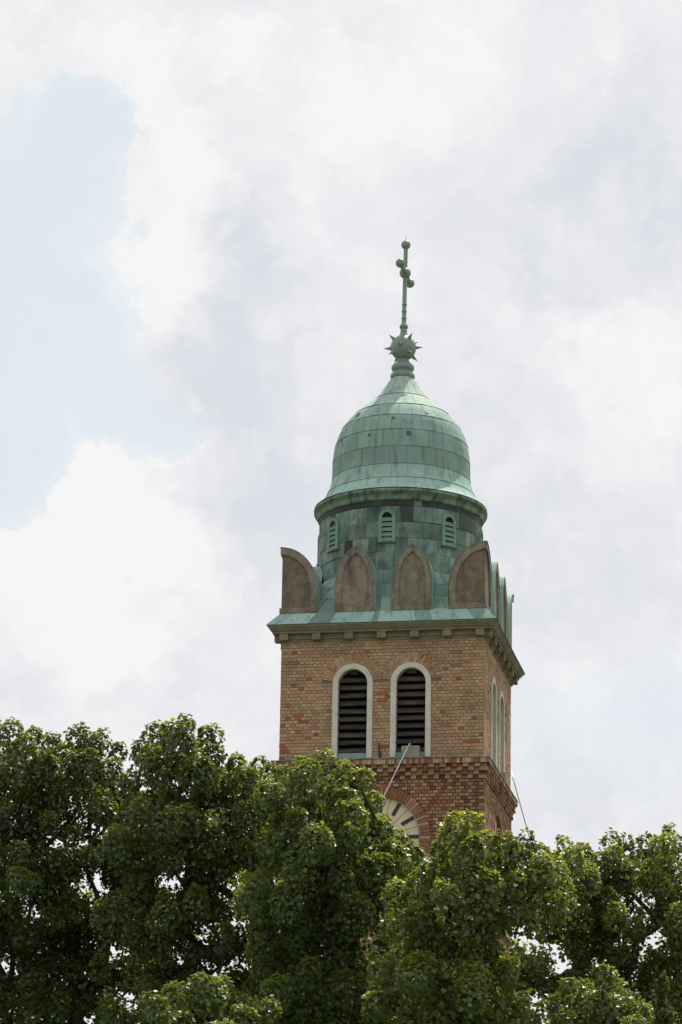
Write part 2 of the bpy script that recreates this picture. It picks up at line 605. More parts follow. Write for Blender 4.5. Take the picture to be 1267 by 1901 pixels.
# belfry windows
for k in range(4):
    for wi, cu in enumerate(WIN_U):
        fr = MB()
        po, pi_ = arch_path(cu, RF), arch_path(cu, RI)
        wob = [rnd.uniform(-.006, .006) for _ in po]
        po = [(a + w_ * .8, b) for (a, b), w_ in zip(po, wob)]
        of, ob = W + .030, W - .24
        fr.grid([[S(k, a, of, b) for a, b in po], [S(k, a, of, b) for a, b in pi_]], (.60, .565, .50), False)
        fr.grid([[S(k, a, of, b) for a, b in pi_], [S(k, a, ob, b) for a, b in pi_]], (.60, .565, .50), False)
        fr.grid([[S(k, a, W - .01, b) for a, b in po], [S(k, a, of, b) for a, b in po]], (.50, .46, .40), False)
        fo = P_('belfry_window', M['plaster'], fr)
        if k == 0: fo['label'] = 'arched louvred opening with chipped whitish plaster surround'
        lv = MB()
        nl = 11; zz0 = .17; pit = .207
        for i in range(nl):
            zb = zz0 + i * pit
            za = zb + .130
            hw = RI - .001
            if za > ZS:
                q = max(0, (RI) ** 2 - (za - .03 - ZS) ** 2); hw = math.sqrt(q) if q > 0 else 0
            if hw < .06: continue
            dz = rnd.uniform(-.008, .008); rl = rnd.uniform(-.006, .006)
            o0, o1 = W - .085, W - .17
            hb = hw if zb < ZS else hw
            c = jit((.050, .040, .034), .35)
            z0, z1 = zb + dz, za + dz
            lv.hexa([S(k, cu - hb, o0, z0 - rl), S(k, cu + hb, o0, z0 + rl), S(k, cu + hw, o1, z1 + rl), S(k, cu - hw, o1, z1 - rl),
                     S(k, cu - hb, o0 - .02, z0 - rl - .012), S(k, cu + hb, o0 - .02, z0 + rl - .012), S(k, cu + hw, o1 - .02, z1 + rl - .012), S(k, cu - hw, o1 - .02, z1 - rl - .012)], c)
        P_('louvre', M['wood'], lv, fo)
        bk = MB()
        b1 = arch_path(cu, RI + .06)
        bk.add([S(k, a, W - .30, b) for a, b in b1], [tuple(range(len(b1)))], (.012, .011, .010))
        P_('dark_interior', M['black'], bk, fo)
        sl = MB()
        h_ = .15
        sl.hexa([S(k, cu - RI, W - .03, -.004), S(k, cu + RI, W - .03, -.004), S(k, cu + RI, W - .07, h_), S(k, cu - RI, W - .07, h_),
                 S(k, cu - RI, W - .2, -.004), S(k, cu + RI, W - .2, -.004), S(k, cu + RI, W - .2, h_ + .03), S(k, cu - RI, W - .2, h_ + .03)], (.20, .30, .27))
        P_('sill', M['copper'], sl, fo)

# clocks
for k in range(4):
    c = MB()
    o = WL - .09
    seg = 72
    ring = [S(k, (CLK_R + .04) * math.cos(2 * math.pi * i / seg), o, CLK_Z + (CLK_R + .04) * math.sin(2 * math.pi * i / seg)) for i in range(seg)]
    c.add(ring, [tuple(range(seg))], (.66, .56, .40))
    rim_o = [S(k, (CLK_R + .002) * math.cos(2 * math.pi * i / seg), WL + .004, CLK_Z + (CLK_R + .002) * math.sin(2 * math.pi * i / seg)) for i in range(seg)]
    rim_i = [S(k, (CLK_R + .002) * math.cos(2 * math.pi * i / seg), o, CLK_Z + (CLK_R + .002) * math.sin(2 * math.pi * i / seg)) for i in range(seg)]
    c.grid([rim_o, rim_i], (.20, .12, .08), True, True)
    co = P_('clock_face', M['clock'], c)

    def bar(mb, ang, r0, r1, w_, oo, th, tint):
        d = (math.sin(ang), math.cos(ang)); t = (math.cos(ang), -math.sin(ang))
        q = []
        for o_ in (oo + th, oo):
            for r_, s_ in ((r0, -1), (r1, -1), (r1, 1), (r0, 1)):
                q.append(S(k, d[0] * r_ + t[0] * w_ / 2 * s_, o_, CLK_Z + d[1] * r_ + t[1] * w_ / 2 * s_))
        mb.hexa(q, tint)
    for h in range(12):
        hm = MB(); bar(hm, h * math.pi / 6, .64, 1.0, .098, o, .012, (.045, .035, .035))
        P_('hour_mark', M['dark_paint'], hm, co)
    sm_ = MB()
    for h in range(12): bar(sm_, (h + .5) * math.pi / 6, .30, 1.025, .013, o, .004, (.22, .15, .10))
    P_('panel_seam', M['dark_paint'], sm_, co)
    for nm, ang, ln, w_, oo in (('hour_hand', R(214), .55, .09, .03), ('minute_hand', R(240), .85, .06, .05)):
        hm = MB(); bar(hm, ang, -.15, ln, w_, o + oo, .012, (.045, .035, .035))
        P_(nm, M['dark_paint'], hm, co)

# narrow lit-less window low on each side
for k in range(4):
    w_ = MB()
    o0 = WL + .02
    pts = [(.2, -5.56), (.2, -4.86), (.1, -4.72), (0, -4.68), (-.1, -4.72), (-.2, -4.86), (-.2, -5.56)]
    ins = [(a * .72, -5.12 + (b + 5.12) * .88) for a, b in pts]
    w_.grid([[S(k, a, o0, b) for a, b in pts + pts[:1]], [S(k, a, o0, b) for a, b in ins + ins[:1]]], (.09, .08, .07), False)
    w_.grid([[S(k, a, o0, b) for a, b in ins + ins[:1]], [S(k, a, WL - .15, b) for a, b in ins + ins[:1]]], (.09, .08, .07), False)
    w_.add([S(k, a * 1.1, WL - .12, b) for a, b in pts], [tuple(range(len(pts)))], (.02, .022, .025))
    P_('stair_window', M['dark_paint'], w_)

# cornice
cn = MB()
prof = [(W - .01, 3.10), (W + .035, 3.105), (W + .04, 3.165), (W + .075, 3.18), (W + .085, 3.30), (W + .215, 3.305), (W + .215, 3.365), (W + .25, 3.372),
        (W + .262, 3.40), (W + .285, 3.43), (W + .32, 3.468), (W + .335, 3.475), (W + .335, 3.507), (W + .25, 3.51)]
tone = [(.20, .165, .12), (.22, .182, .13)]
for k in range(4):
    for i in range(len(prof) - 1):
        (a, za), (b, zb) = prof[i], prof[i + 1]
        t = tone[i % 2]
        if zb > 3.46: t = (.23, .215, .16)
        cn.quad(S(k, -a, a, za), S(k, a, a, za), S(k, b, b, zb), S(k, -b, b, zb), t)
co = P_('cornice', M['cornice'], cn)
for k in range(4):
    for i in range(7):
        b = MB()
        u = -2.572 + i * .8573
        z0 = 3.135 + (.003 if k % 2 else 0); h = .112; o1 = W + .195; z1 = 3.309
        b.hexa([S(k, u - h, o1, z0), S(k, u + h, o1, z0), S(k, u + h, o1, z1), S(k, u - h, o1, z1), S(k, u - h, W, z0 + .0), S(k, u + h, W, z0), S(k, u + h, W, z1), S(k, u - h, W, z1)], jit((.235, .19, .14), .12))
        P_('bracket', M['cornice'], b, co)


def seam_panels(mb, f, us, vs, tintf, lift=.006, gap=.007, sub=3, subv=1, skip=None):
    """f(u, v, lift) -> point; each sheet is a patch of its own over the dark base"""
    for j in range(len(vs) - 1):
        row = us[j] if isinstance(us[0], (list, tuple)) else us
        for i in range(len(row) - 1):
            if skip and skip(i, j): continue
            t = tintf(i, j)
            lf = lift + rnd.uniform(0, .004)
            tl = rnd.uniform(-.002, .002)
            u0, u1 = row[i], row[i + 1]
            v0, v1 = vs[j], vs[j + 1]
            P = [[f(u0 + (u1 - u0) * a / sub, v0 + (v1 - v0) * b / subv, lf + tl * (a / sub - .5), (i, j), a in (0, sub) and (1 if a == 0 else -1), b == 0 and 1 or (b == subv and -1) or 0)
                  for a in range(sub + 1)] for b in range(subv + 1)]
            mb.grid(P, t, True)


LIGHTCU = (.29, .435, .385)
MIDCU = (.20, .345, .27)
DARKCU = (.12, .205, .165)
BLACKCU = (.028, .030, .027)

# copper slope on the cornice
sl = MB(); base = MB()
for k in range(4):
    a0, z0, a1, z1 = W + .352, 3.515, W + .035, 3.895
    base.quad(S(k, -a0, a0, z0), S(k, a0, a0, z0), S(k, a1, a1, z1), S(k, -a1, a1, z1), (.05, .09, .07))
    base.quad(S(k, -a0, a0, z0 - .008), S(k, a0, a0, z0 - .008), S(k, a0, a0, z0), S(k, -a0, a0, z0), (.10, .17, .14))
    base.quad(S(k, -a0 + .1, a0 - .1, z0 - .0085), S(k, a0 - .1, a0 - .1, z0 - .0085), S(k, a0, a0, z0 - .008), S(k, -a0, a0, z0 - .008), (.06, .09, .07))
    us = [-1, -.88, -.685, -.64, -.45, -.27, -.235, -.07, -.03, .09, .27, .31, .45, .64, .67, .82, 1]

    def f(u, v, lf, ij, ea, eb, k=k):
        a = a0 + (a1 - a0) * v; z = z0 + (z1 - z0) * v
        x = u * a + (0.0045 * ea if abs(u) < .99 else 0)
        if abs(u) > .99: x = u * (a + lf * .9)
        return S(k, x, a + lf * .77, z + lf * .64)
    seam_panels(sl, f, us, [0, 1], lambda i, j: jit(LIGHTCU, .08) if i % 4 != 3 else jit((.17, .27, .225), .12), sub=1)
b_ = P_('cornice_flashing', M['copper_base'], base)
P_('copper_sheet', M['copper'], sl, b_)

# merlons ---------------------------------------------------------------
ZB, ZT = 3.885, 5.666
mid_half = [(.53, 0), (.53, .69), (.52, .91), (.47, 1.16), (.42, 1.29), (.366, 1.407), (.28, 1.52), (.186, 1.64), (.095, 1.715), (0, 1.781)]
in_half = [(.365, .13), (.365, .69), (.347, .94), (.30, 1.16), (.24, 1.315), (.17, 1.42), (.09, 1.51), (0, 1.585)]


def sym(h): return h + [(-a, b) for a, b in h[-2::-1]]


def loop_band(mb, k, outer, inner, o0, o1, tint, skip0=False):
    """flat ring between two outlines of the same point count, o0 inner plane, o1 outer plane"""
    n_ = len(outer)
    A = [S(k, a, o1, b) for a, b in outer]; B = [S(k, a, o1, b) for a, b in inner]
    A0 = [S(k, a, o0, b) for a, b in outer]; B0 = [S(k, a, o0, b) for a, b in inner]
    if skip0:      # open along the corner edge: no border there, only its two cut ends
        A, B, A0, B0 = [q[1:] + q[:1] for q in (A, B, A0, B0)]
    else:
        A, B, A0, B0 = [q + q[:1] for q in (A, B, A0, B0)]
    mb.grid([A, B], tint, False)
    mb.grid([B, B0], tint, False)
    mb.grid([A0, A], tint, False)


def resample(pts, n_, corners=()):
    P = np.array(pts, float); d = np.r_[0, np.cumsum(np.linalg.norm(np.diff(P, axis=0), axis=1))]
    t = np.linspace(0, d[-1], n_)
    return [(float(np.interp(x, d, P[:, 0])), float(np.interp(x, d, P[:, 1]))) for x in t]


STONE = (.245, .208, .162)
MO = 2.725
for k in range(4):
    for cu in (-.727, .767):
        hs = resample(mid_half, 16); hi = resample(in_half, 16)
        outer = [(cu + a, ZB + b) for a, b in sym(hs)]
        inner = [(cu + a, ZB + b) for a, b in sym(hi)]
        mb = MB()
        loop_band(mb, k, outer, inner, MO - .14, MO, STONE)
        mb.add([S(k, a, MO - .045, b) for a, b in inner], [tuple(range(len(inner)))], jit((.235, .20, .155), .06))
        mo = P_('stone_merlon', M['stone'], mb)
        cp = MB()
        oc = [(cu + a * 1.022, ZB + b * 1.0 + .014) for a, b in sym(resample(mid_half, 24))]
        oc2 = [(cu + a * .985, ZB + b - .012) for a, b in sym(resample(mid_half, 24))]
        rows = [MO + .012, 2.35, 1.9]
        cp.grid([[S(k, a, o, b) for a, b in oc] for o in rows], (.25, .395, .335), True)
        cp.grid([[S(k, a, MO + .012, b) for a, b in oc2], [S(k, a, MO + .012, b) for a, b in oc]], (.16, .24, .19), False)
        P_('copper_cap', M['copper'], cp, mo)

    # corner pieces: half arches that meet on the corner
    A_, B_, ZC = .985, 1.111, 4.555

    def hc(t): return ZC + B_ * math.sqrt(max(0, 1 - (t / A_) ** 2))

    def hin(t): return 4.50 + .975 * math.sqrt(max(0, 1 - (t / .815) ** 2))
    for side in (1, -1):
        e0 = MO
        e1 = MO - .045 if side == 1 else MO - .046
        ts = [math.sin(i / 14 * math.pi / 2) for i in range(15)]
        oc_ = [(side * e0, ZB)] + [(side * (e0 if i == 0 else MO - A_ * t), hc(A_ * t)) for i, t in enumerate(ts)] + [(side * (MO - A_), ZB)]
        ic_ = [(side * e0, ZB + .14)] + [(side * (e0 if i == 0 else MO - .815 * t), hin(.815 * t)) for i, t in enumerate(ts)] + [(side * (MO - .815), ZB + .14)]
        mb = MB()
        loop_band(mb, k, oc_, ic_, MO - .14, MO, STONE, skip0=True)
        back = [(side * e1, ZB)] + [(side * (e1 if i == 0 else MO - .86 * t), hin(.8 * t) + .05) for i, t in enumerate(ts)] + [(side * (MO - .9), ZB)]
        mb.add([S(k, a, MO - .045, b) for a, b in back], [tuple(range(len(back)))], (.19, .155, .11))
        P_('corner_merlon', M['stone'], mb)
    # one copper cap per corner (the right-hand corner of side k)
    cp = MB()
    nT = 18
    tt = [-.012] + [A_ * math.sin(i / nT * math.pi / 2) for i in range(1, nT)] + [A_ + .012]

    def top(a, b):
        m_ = max(a, b, 0)
        return (hc(min(m_, A_))) + .014
    cp.grid([[S(k, MO - tx, MO - ty, top(tx, ty)) for tx in tt] for ty in tt], (.25, .395, .335), True)
    cp.grid([[S(k, MO - tt[-1], MO - ty, z) for ty in tt] for z in (3.92, ZC + .014)], (.25, .395, .335), False)
    cp.grid([[S(k, MO - tx, MO - tt[-1], z) for tx in tt] for z in (3.92, ZC + .014)], (.25, .395, .335), False)
    cp.grid([[S(k, MO - tx, MO + .012, top(tx, 0) - d) for tx in tt] for d in (.026, 0)], (.15, .22, .18), False)
    cp.grid([[S(k, MO + .012, MO - tx, top(tx, 0) - d) for tx in tt] for d in (.026, 0)], (.15, .22, .18), False)
    P_('corner_copper_cap', M['copper'], cp)

# roof between merlons and drum
RD = 2.175
rb = MB(); rp = MB()
Z0, Z1 = 3.88, 5.12


def roofpt(a, v, lf=0.0):
    c_, s_ = math.cos(a), math.sin(a)
    sq = 2.615 / max(abs(c_), abs(s_))
    r = sq + (RD - sq) * v
    return ((r + lf * .9) * c_, (r + lf * .9) * s_, Z0 + (Z1 - Z0) * v + lf * .4)


P = [[roofpt(2 * math.pi * j / 96, v) for j in range(96)] for v in (0, .33, .66, 1)]
rb.grid(P, (.06, .09, .07), False, True)
usr = []
for j in range(3):
    us = [0]
    while us[-1] < 2 * math.pi - .12: us.append(us[-1] + rnd.choice((.12, .16, .2)))
    us[-1] = 2 * math.pi
    usr.append(us)
seam_panels(rp, lambda u, v, lf, ij, ea, eb: roofpt(u + .002 * ea, v + .004 * eb, lf), usr, [0, .36, .68, 1],
            lambda i, j: jit((.165, .25, .215) if rnd.random() < .4 else (.225, .35, .30), .12), sub=2, subv=1, lift=.012)
rbo = P_('skirt_roof', M['copper_base'], rb)
P_('copper_sheet', M['copper'], rp, rbo)

# drum -------------------------------------------------------------------
db = MB()
db.lathe([(RD - .004, 4.7), (RD - .004, 7.08)], 128, tint=(.02, .022, .02))
dbo = P_('drum', M['black'], db)
zr = [4.72, 5.05, 5.62, 6.02, 6.45, 6.88, 7.08]
dp = MB()
usr = []
for j in range(6):
    us = [rnd.uniform(0, .1)]; st = us[0]
    while us[-1] < st + 2 * math.pi - .16: us.append(us[-1] + rnd.choice((.10, .125, .125, .14, .15)))
    us.append(st + 2 * math.pi)
    usr.append(us)


def dtint(i, j):
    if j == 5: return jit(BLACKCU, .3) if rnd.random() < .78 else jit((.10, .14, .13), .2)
    r = rnd.random()
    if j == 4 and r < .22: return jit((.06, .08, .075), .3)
    if j < 1: return jit((.12, .20, .16), .2)
    if r < .03: return jit(BLACKCU, .4)
    if r < .38: return jit((.115, .17, .145), .15)
    if r < .55: return jit((.18, .25, .185), .12)
    return jit((.16, .24, .20), .12)


def fdrum(u, v, lf, ij, ea, eb):
    rr = RD + lf + (.004 if eb == 1 else 0)
    dz = .018 * math.sin(ij[0] * 12.9 + ij[1] * 7.7)
    return (rr * math.cos(u + .0016 * ea), rr * math.sin(u + .0016 * ea), v + .0045 * eb + (dz * .4 if 0 < ij[1] < 5 else 0))


seam_panels(dp, fdrum, usr, zr, dtint, sub=4, subv=1, lift=.006)
P_('copper_sheet', M['drum_copper'], dp, dbo)
# drum windows: eight, on the cardinal and diagonal directions
for q in range(8):
    ang = -math.pi / 2 + q * math.pi / 4
    er = Vector((math.cos(ang), math.sin(ang), 0)); et = Vector((-math.sin(ang), math.cos(ang), 0))

    def D(u, o, z): return tuple(er * (RD + o) + et * u + Vector((0, 0, z)))
    zb, zsr, ri, ro_ = 5.89, 6.56, .138, .222

    def ap(r, b, tp=0.0):
        return [(r, b)] + [(r * math.cos(t), zsr + (r + tp) * math.sin(t)) for t in np.linspace(0, math.pi, 15)] + [(-r, b)]
    fo, fi = ap(ro_, zb - .0), ap(ri, zb + .0)
    fr = MB()
    fr.grid([[D(a, .045, b) for a, b in fo], [D(a, .045, b) for a, b in fi]], (.17, .29, .225), False)
    fr.grid([[D(a, -.04, b) for a, b in fo], [D(a, .045, b) for a, b in fo]], (.17, .29, .225), False)
    fr.grid([[D(a, .045, b) for a, b in fi], [D(a, -.03, b) for a, b in fi]], (.12, .19, .15), False)
    fr.hexa([D(-.25, .07, zb - .03), D(.25, .07, zb - .03), D(.25, .07, zb - .004), D(-.25, .07, zb - .004), D(-.25, -.03, zb - .03), D(.25, -.03, zb - .03), D(.25, -.03, zb - .002), D(-.25, -.03, zb - .002)], (.12, .16, .12))
    fo_ = P_('drum_window', M['copper'], fr)
    bk = MB(); bk.add([D(a, .0115, b) for a, b in fi], [tuple(range(len(fi)))], (.012, .014, .012))
    P_('dark_interior', M['black'], bk, fo_)
    lv = MB()
    for i in range(6):
        z0 = zb + .025 + i * .137
        z1 = z0 + .098
        hw = ri if z1 < zsr else math.sqrt(max(0, ri ** 2 - (z1 - zsr) ** 2))
        if hw < .03: continue
        lv.hexa([D(-hw, .042, z0), D(hw, .042, z0), D(hw, .014, z1), D(-hw, .014, z1), D(-hw, .036, z0 - .012), D(hw, .036, z0 - .012), D(hw, .012, z1 - .012), D(-hw, .012, z1 - .012)], jit((.16, .25, .20), .1))
    P_('louvre', M['copper'], lv, fo_)

# eave and dome ------------------------------------------------------------
ev = MB()
eprof = [(RD - .02, 7.03), (2.20, 7.045), (2.235, 7.06), (2.24, 7.10), (2.25, 7.135), (2.275, 7.175), (2.305, 7.20), (2.318, 7.205), (2.285, 7.212), (2.285, 7.24), (2.335, 7.245), (2.338, 7.315), (2.325, 7.33), (2.25, 7.375)]
ev.lathe(eprof, 160, tint=(.185, .26, .20))
evo = P_('eave_moulding', M['eave_copper'], ev)
for q in range(14):   # joint straps of the moulding
    a = q * 2 * math.pi / 14 + .21
    st = MB()
    P = []
    for r_, z in eprof[1:-1]:
        P.append([((r_ + .006) * math.cos(a + d), (r_ + .006) * math.sin(a + d), z) for d in (-.006, .006)])
    st.grid(P, (.05, .06, .045) if q % 3 == 0 else (.13, .20, .15), False)
    P_('joint_strap', M['copper_base'], st, evo)

dome_prof = [(2.335, 7.33), (2.15, 7.485), (2.05, 7.62), (1.975, 7.79), (1.905, 7.98), (1.865, 8.15), (1.86, 8.38), (1.855, 8.61), (1.84, 8.85), (1.81, 9.06), (1.755, 9.28), (1.68, 9.49),
             (1.58, 9.67), (1.46, 9.84), (1.31, 10.00), (1.14, 10.15), (1.0, 10.275), (.87, 10.385), (.76, 10.47), (.72, 10.50), (.615, 10.65), (.51, 10.80), (.41, 10.95), (.285, 11.15)]
dz_ = [p[1] for p in dome_prof]; dr_ = [p[0] for p in dome_prof]
# smooth the profile parameterised by arc length
pp = np.array(dome_prof); ss = np.r_[0, np.cumsum(np.linalg.norm(np.diff(pp, axis=0), axis=1))]


def dome_at(s):
    ws = np.exp(-((ss - s) / .07) ** 2)
    r_ = float(np.interp(s, ss, pp[:, 0])); z_ = float(np.interp(s, ss, pp[:, 1]))
    h = .05
    r1 = float(np.interp(s + h, ss, pp[:, 0])); r0 = float(np.interp(s - h, ss, pp[:, 0]))
    z1 = float(np.interp(s + h, ss, pp[:, 1])); z0 = float(np.interp(s - h, ss, pp[:, 1]))
    nr, nz = (z1 - z0), -(r1 - r0); l = math.hypot(nr, nz)
    return (r_ * 2 + r0 + r1) / 4, (z_ * 2 + z0 + z1) / 4, nr / l, nz / l


def s_of_z(z): return float(np.interp(z, dz_, ss))


dm = MB()
dm.lathe([dome_at(s)[:2] for s in np.linspace(0, ss[-1], 80)], 128, tint=(.07, .11, .09))
dmo = P_('dome', M['copper_base'], dm)
zrows = [7.335, 7.73, 8.15, 8.65, 9.137, 9.60, 10.01, 10.48, 11.15]
srow = [s_of_z(z) for z in zrows]
dpn = MB()
usr = []
cnt = [26, 26, 28, 28, 28, 28, 28, 12]
for j, n_ in enumerate(cnt):
    o_ = (j % 2) * .5 + rnd.uniform(-.08, .08)
    usr.append([(i + o_ + (rnd.uniform(-.05, .05) if 0 < i < n_ else 0)) * 2 * math.pi / n_ for i in range(n_ + 1)])
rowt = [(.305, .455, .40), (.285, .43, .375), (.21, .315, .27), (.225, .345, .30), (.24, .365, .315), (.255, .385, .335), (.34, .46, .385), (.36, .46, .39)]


def fdome(u, v, lf, ij, ea, eb):
    r_, z_, nr, nz = dome_at(v)
    lf = lf + (.007 if eb == 1 else 0)
    w_ = .0036 / max(r_, .3)
    bulge = .006 * math.sin(u * 19 + ij[1] * 2.1) * (1 if ij[1] >= 6 else .3)
    lf += bulge * (0 if ea or eb else 1)
    s_shift = .005 * eb
    rr = r_ + nr * lf
    return (rr * math.cos(u + w_ * ea), rr * math.sin(u + w_ * ea), z_ + nz * lf + s_shift * .8)


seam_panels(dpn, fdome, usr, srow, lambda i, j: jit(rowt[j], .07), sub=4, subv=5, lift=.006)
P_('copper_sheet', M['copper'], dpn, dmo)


# repaired holes on the dome
def dome_px(x, y):
    """front point of the dome behind a direction"""
    d = pxdir(x, y); best = None
    for t in np.arange(86, 95, .01):
        p = C + d * t
        r_ = math.hypot(p[0], p[1])
        s = s_of_z(p[2])
        if 7.4 < p[2] < 11 and r_ < dome_at(s)[0] + .015: return p, s
    return None, None


for x, y, w_ in ((759, 804, .055), (731, 776, .035), (686, 807, .035), (665, 770, .05), (634, 819, .03), (793, 766, .035)):
    p, s = dome_px(x, y)
    if p is None: continue
    a = math.atan2(p[1], p[0]); r_, z_, nr, nz = dome_at(s)
    er = Vector((math.cos(a), math.sin(a), 0)); nn = er * nr + Vector((0, 0, nz)); et = Vector((-math.sin(a), math.cos(a), 0)); ev_ = nn.cross(et)
    c0 = er * r_ + Vector((0, 0, z_))
    pb = MB()
    qs = []
    for l_ in (.022, -.01):
        for a_, b_2 in ((-1, -1), (1, -1), (1, 1), (-1, 1)):
            qs.append(tuple(c0 + nn * l_ + et * w_ * a_ + ev_ * w_ * 1.05 * b_2))
    pb.hexa(qs, (.10, .085, .085))
    P_('repair_patch', M['dark_paint'], pb, dmo)

# finial -------------------------------------------------------------------
FC = (.20, .275, .225)


def fx(z): return .012 * (z - 10.9)


fn = MB()
lean = lambda z: fx(z)
fp = [(.27, 11.12), (.32, 11.135), (.335, 11.18), (.335, 11.225), (.31, 11.28), (.255, 11.30), (.25, 11.35), (.29, 11.375), (.312, 11.42), (.312, 11.47), (.29, 11.52), (.235, 11.56), (.18, 11.62), (.14, 11.70), (.135, 11.76)]
P = [[(fx(z) + r_ * math.cos(t), r_ * math.sin(t), z) for t in np.linspace(0, 2 * math.pi, 40, endpoint=False)] for r_, z in fp]
fn.grid(P, FC, True, True)
fno = P_('finial', M['finial'], fn)
bl = MB()
BC = (fx(12.03), 0, 12.03)
bl.ball(BC, .355, 40, 20, FC)
blo = P_('spiked_ball', M['finial'], bl, fno)
sp_view = [(-154, 145, 0), (96, 158, 1), (211, 8, 0), (-162, -73, 1), (83, -55, 1), (-47, 55, 1)]
for vx, vy, tw in sp_view:
    Lz = math.sqrt(max(0, 212 ** 2 - vx * vx - vy * vy)) * (1 if tw else 0)
    d = Vector(RT * vx + UP * vy - FW * Lz).normalized()
    for s_ in (1, -1):
        dd = d * s_
        sp = MB()
        b0 = Vector(BC) + dd * .33; b1 = Vector(BC) + dd * .535
        sp.tube([b0, b1], [.062, .003], 16, FC, cap=False)
        P_('spike', M['finial'], sp, blo)
# shaft: collar, rings
sh = MB()
sprof = [(.13, 12.35), (.125, 12.395), (.10, 12.41), (.095, 12.45), (.09, 12.55), (.085, 12.585), (.112, 12.60), (.118, 12.64), (.112, 12.68), (.08, 12.71), (.064, 12.76), (.061, 12.88), (.072, 12.885), (.072, 12.905), (.061, 12.91),
         (.060, 13.08), (.071, 13.085), (.071, 13.105), (.060, 13.11), (.060, 13.27), (.071, 13.275), (.071, 13.295), (.060, 13.30), (.060, 14.06)]
P = [[(fx(z) + r_ * math.cos(t), r_ * math.sin(t), z) for t in np.linspace(0, 2 * math.pi, 24, endpoint=False)] for r_, z in sprof]
sh.grid(P, FC, True, True)
P_('cross_shaft', M['finial'], sh, fno)
cr = MB()
MZ = 14.207
mc = (fx(MZ), 0, MZ)
cr.ball(mc, .157, 28, 14, FC)
cr.tube([(fx(14.3), 0, 14.33), (fx(15), 0, 14.93)], .058, 20, FC)
cr.ball((fx(15.03), 0, 15.034), .129, 28, 14, FC)
for s_ in (-1, 1):
    cr.tube([(mc[0], 0, MZ), (mc[0] + .006 * s_, s_ * .72, MZ - .006)], .056, 20, FC)
    cr.ball((mc[0] + .006 * s_, s_ * .80, MZ - .006), .129, 28, 14, FC)
cr.tube([(fx(15.03), 0, 15.14), (fx(15.1) + .008, 0, 15.32)], [.010, .003], 6, (.08, .1, .09))
P_('cross', M['finial'], cr, fno)

# iron stub between the belfry windows
ir = MB()
ir.hexa([S(0, -.035, W + .05, 0.0), S(0, .02, W + .05, 0.0), S(0, .02, W + .05, .13), S(0, -.035, W + .05, .13), S(0, -.035, W + .005, 0), S(0, .02, W + .005, 0), S(0, .02, W + .005, .13), S(0, -.035, W + .005, .13)], (.055, .04, .032))
ir.tube([S(0, -.03, W + .06, .0), S(0, -.035, W + .06, .37)], .022, 8, (.06, .045, .035))
ir.tube([S(0, -.06, W + .06, .27), S(0, .01, W + .06, .27)], .016, 8, (.06, .045, .035))
P_('iron_bracket', M['dark_paint'], ir)

# ------------------------------------------------------------ clock lamps on their arms, weighted by blocks
def clock_lamp(k, label):
    t = empty('clock_lamp', S(k, .78, W + .26, 0.0))
    o3 = Vector(t.location)
    tag(t, label, 'lamp', 'lamp arms over the clock faces')

    def V(u, o, z): return tuple(Vector(S(k, u, W + o, z)) - o3)
    arm = MB()
    A = (.80, .27, .30); B = (-.06, .93, -1.86)
    pts = [(.80, .14, .20), (.805, .17, .27), (.80, .22, .305), (.785, .28, .285)]
    for i in range(1, 9):
        t_ = i / 8
        pts.append((.785 + (B[0] - .785) * t_, .28 + (B[1] - .28) * t_, .285 + (B[2] - .285) * t_))
    arm.tube([V(*p) for p in pts], .017, 12, (.55, .56, .58))
    arm.build('arm', M['metal'], t)
    hd = MB()
    hd.hexa([V(-.2, 1.0, -1.98), V(.1, 1.0, -1.98), V(.1, 1.02, -1.84), V(-.2, 1.02, -1.84), V(-.16, .86, -2.0), V(.06, .86, -2.0), V(.06, .88, -1.84), V(-.16, .88, -1.84)], (.12, .12, .12))
    hd.build('lamp_head', M['dark_paint'], t)
    return t


def block(k, label):
    u0, u1, o0, o1, z0, z1 = .555, 1.02, .035, .155, -.045, .265
    c0 = Vector(S(k, .79, W + .1, -.05))
    mb = MB()

    def V(u, o, z): return tuple(Vector(S(k, u, W + o, z)) - c0)
    bv = .012
    lv_ = [(o0, 0), (o1 - bv, 0), (o1, bv)]
    A = [[(u0 + i_, z0 + i_), (u1 - i_, z0 + i_), (u1 - i_, z1 - i_), (u0 + i_, z1 - i_)] for _, i_ in lv_]
    P = [[V(a, lv_[r][0], b) for a, b in A[r]] for r in range(3)]
    mb.grid(P, (.27, .26, .20), False, True)
    mb.add(P[2], [(0, 1, 2, 3)], (.27, .26, .20))
    mb.add(P[0], [(3, 2, 1, 0)], (.27, .26, .20))
    # pipe socket on top
    mb.tube([V(.80, .10, z1 - .002), V(.80, .14, z1 - .04)], .03, 10, (.18, .18, .17))
    o = mb.build('concrete_block', M['concrete'])
    o.location = c0
    return tag(o, label, 'block', 'concrete blocks on the belfry ledge')


clock_lamp(0, 'long silver lamp arm slanting down over the clock on the front of the tower')
clock_lamp(1, 'thin lamp arm standing out in profile against the sky right of the tower')
block(0, 'grey concrete block at the foot of the right front belfry window')
block(1, 'grey block on the ledge of the shaded right side of the tower')

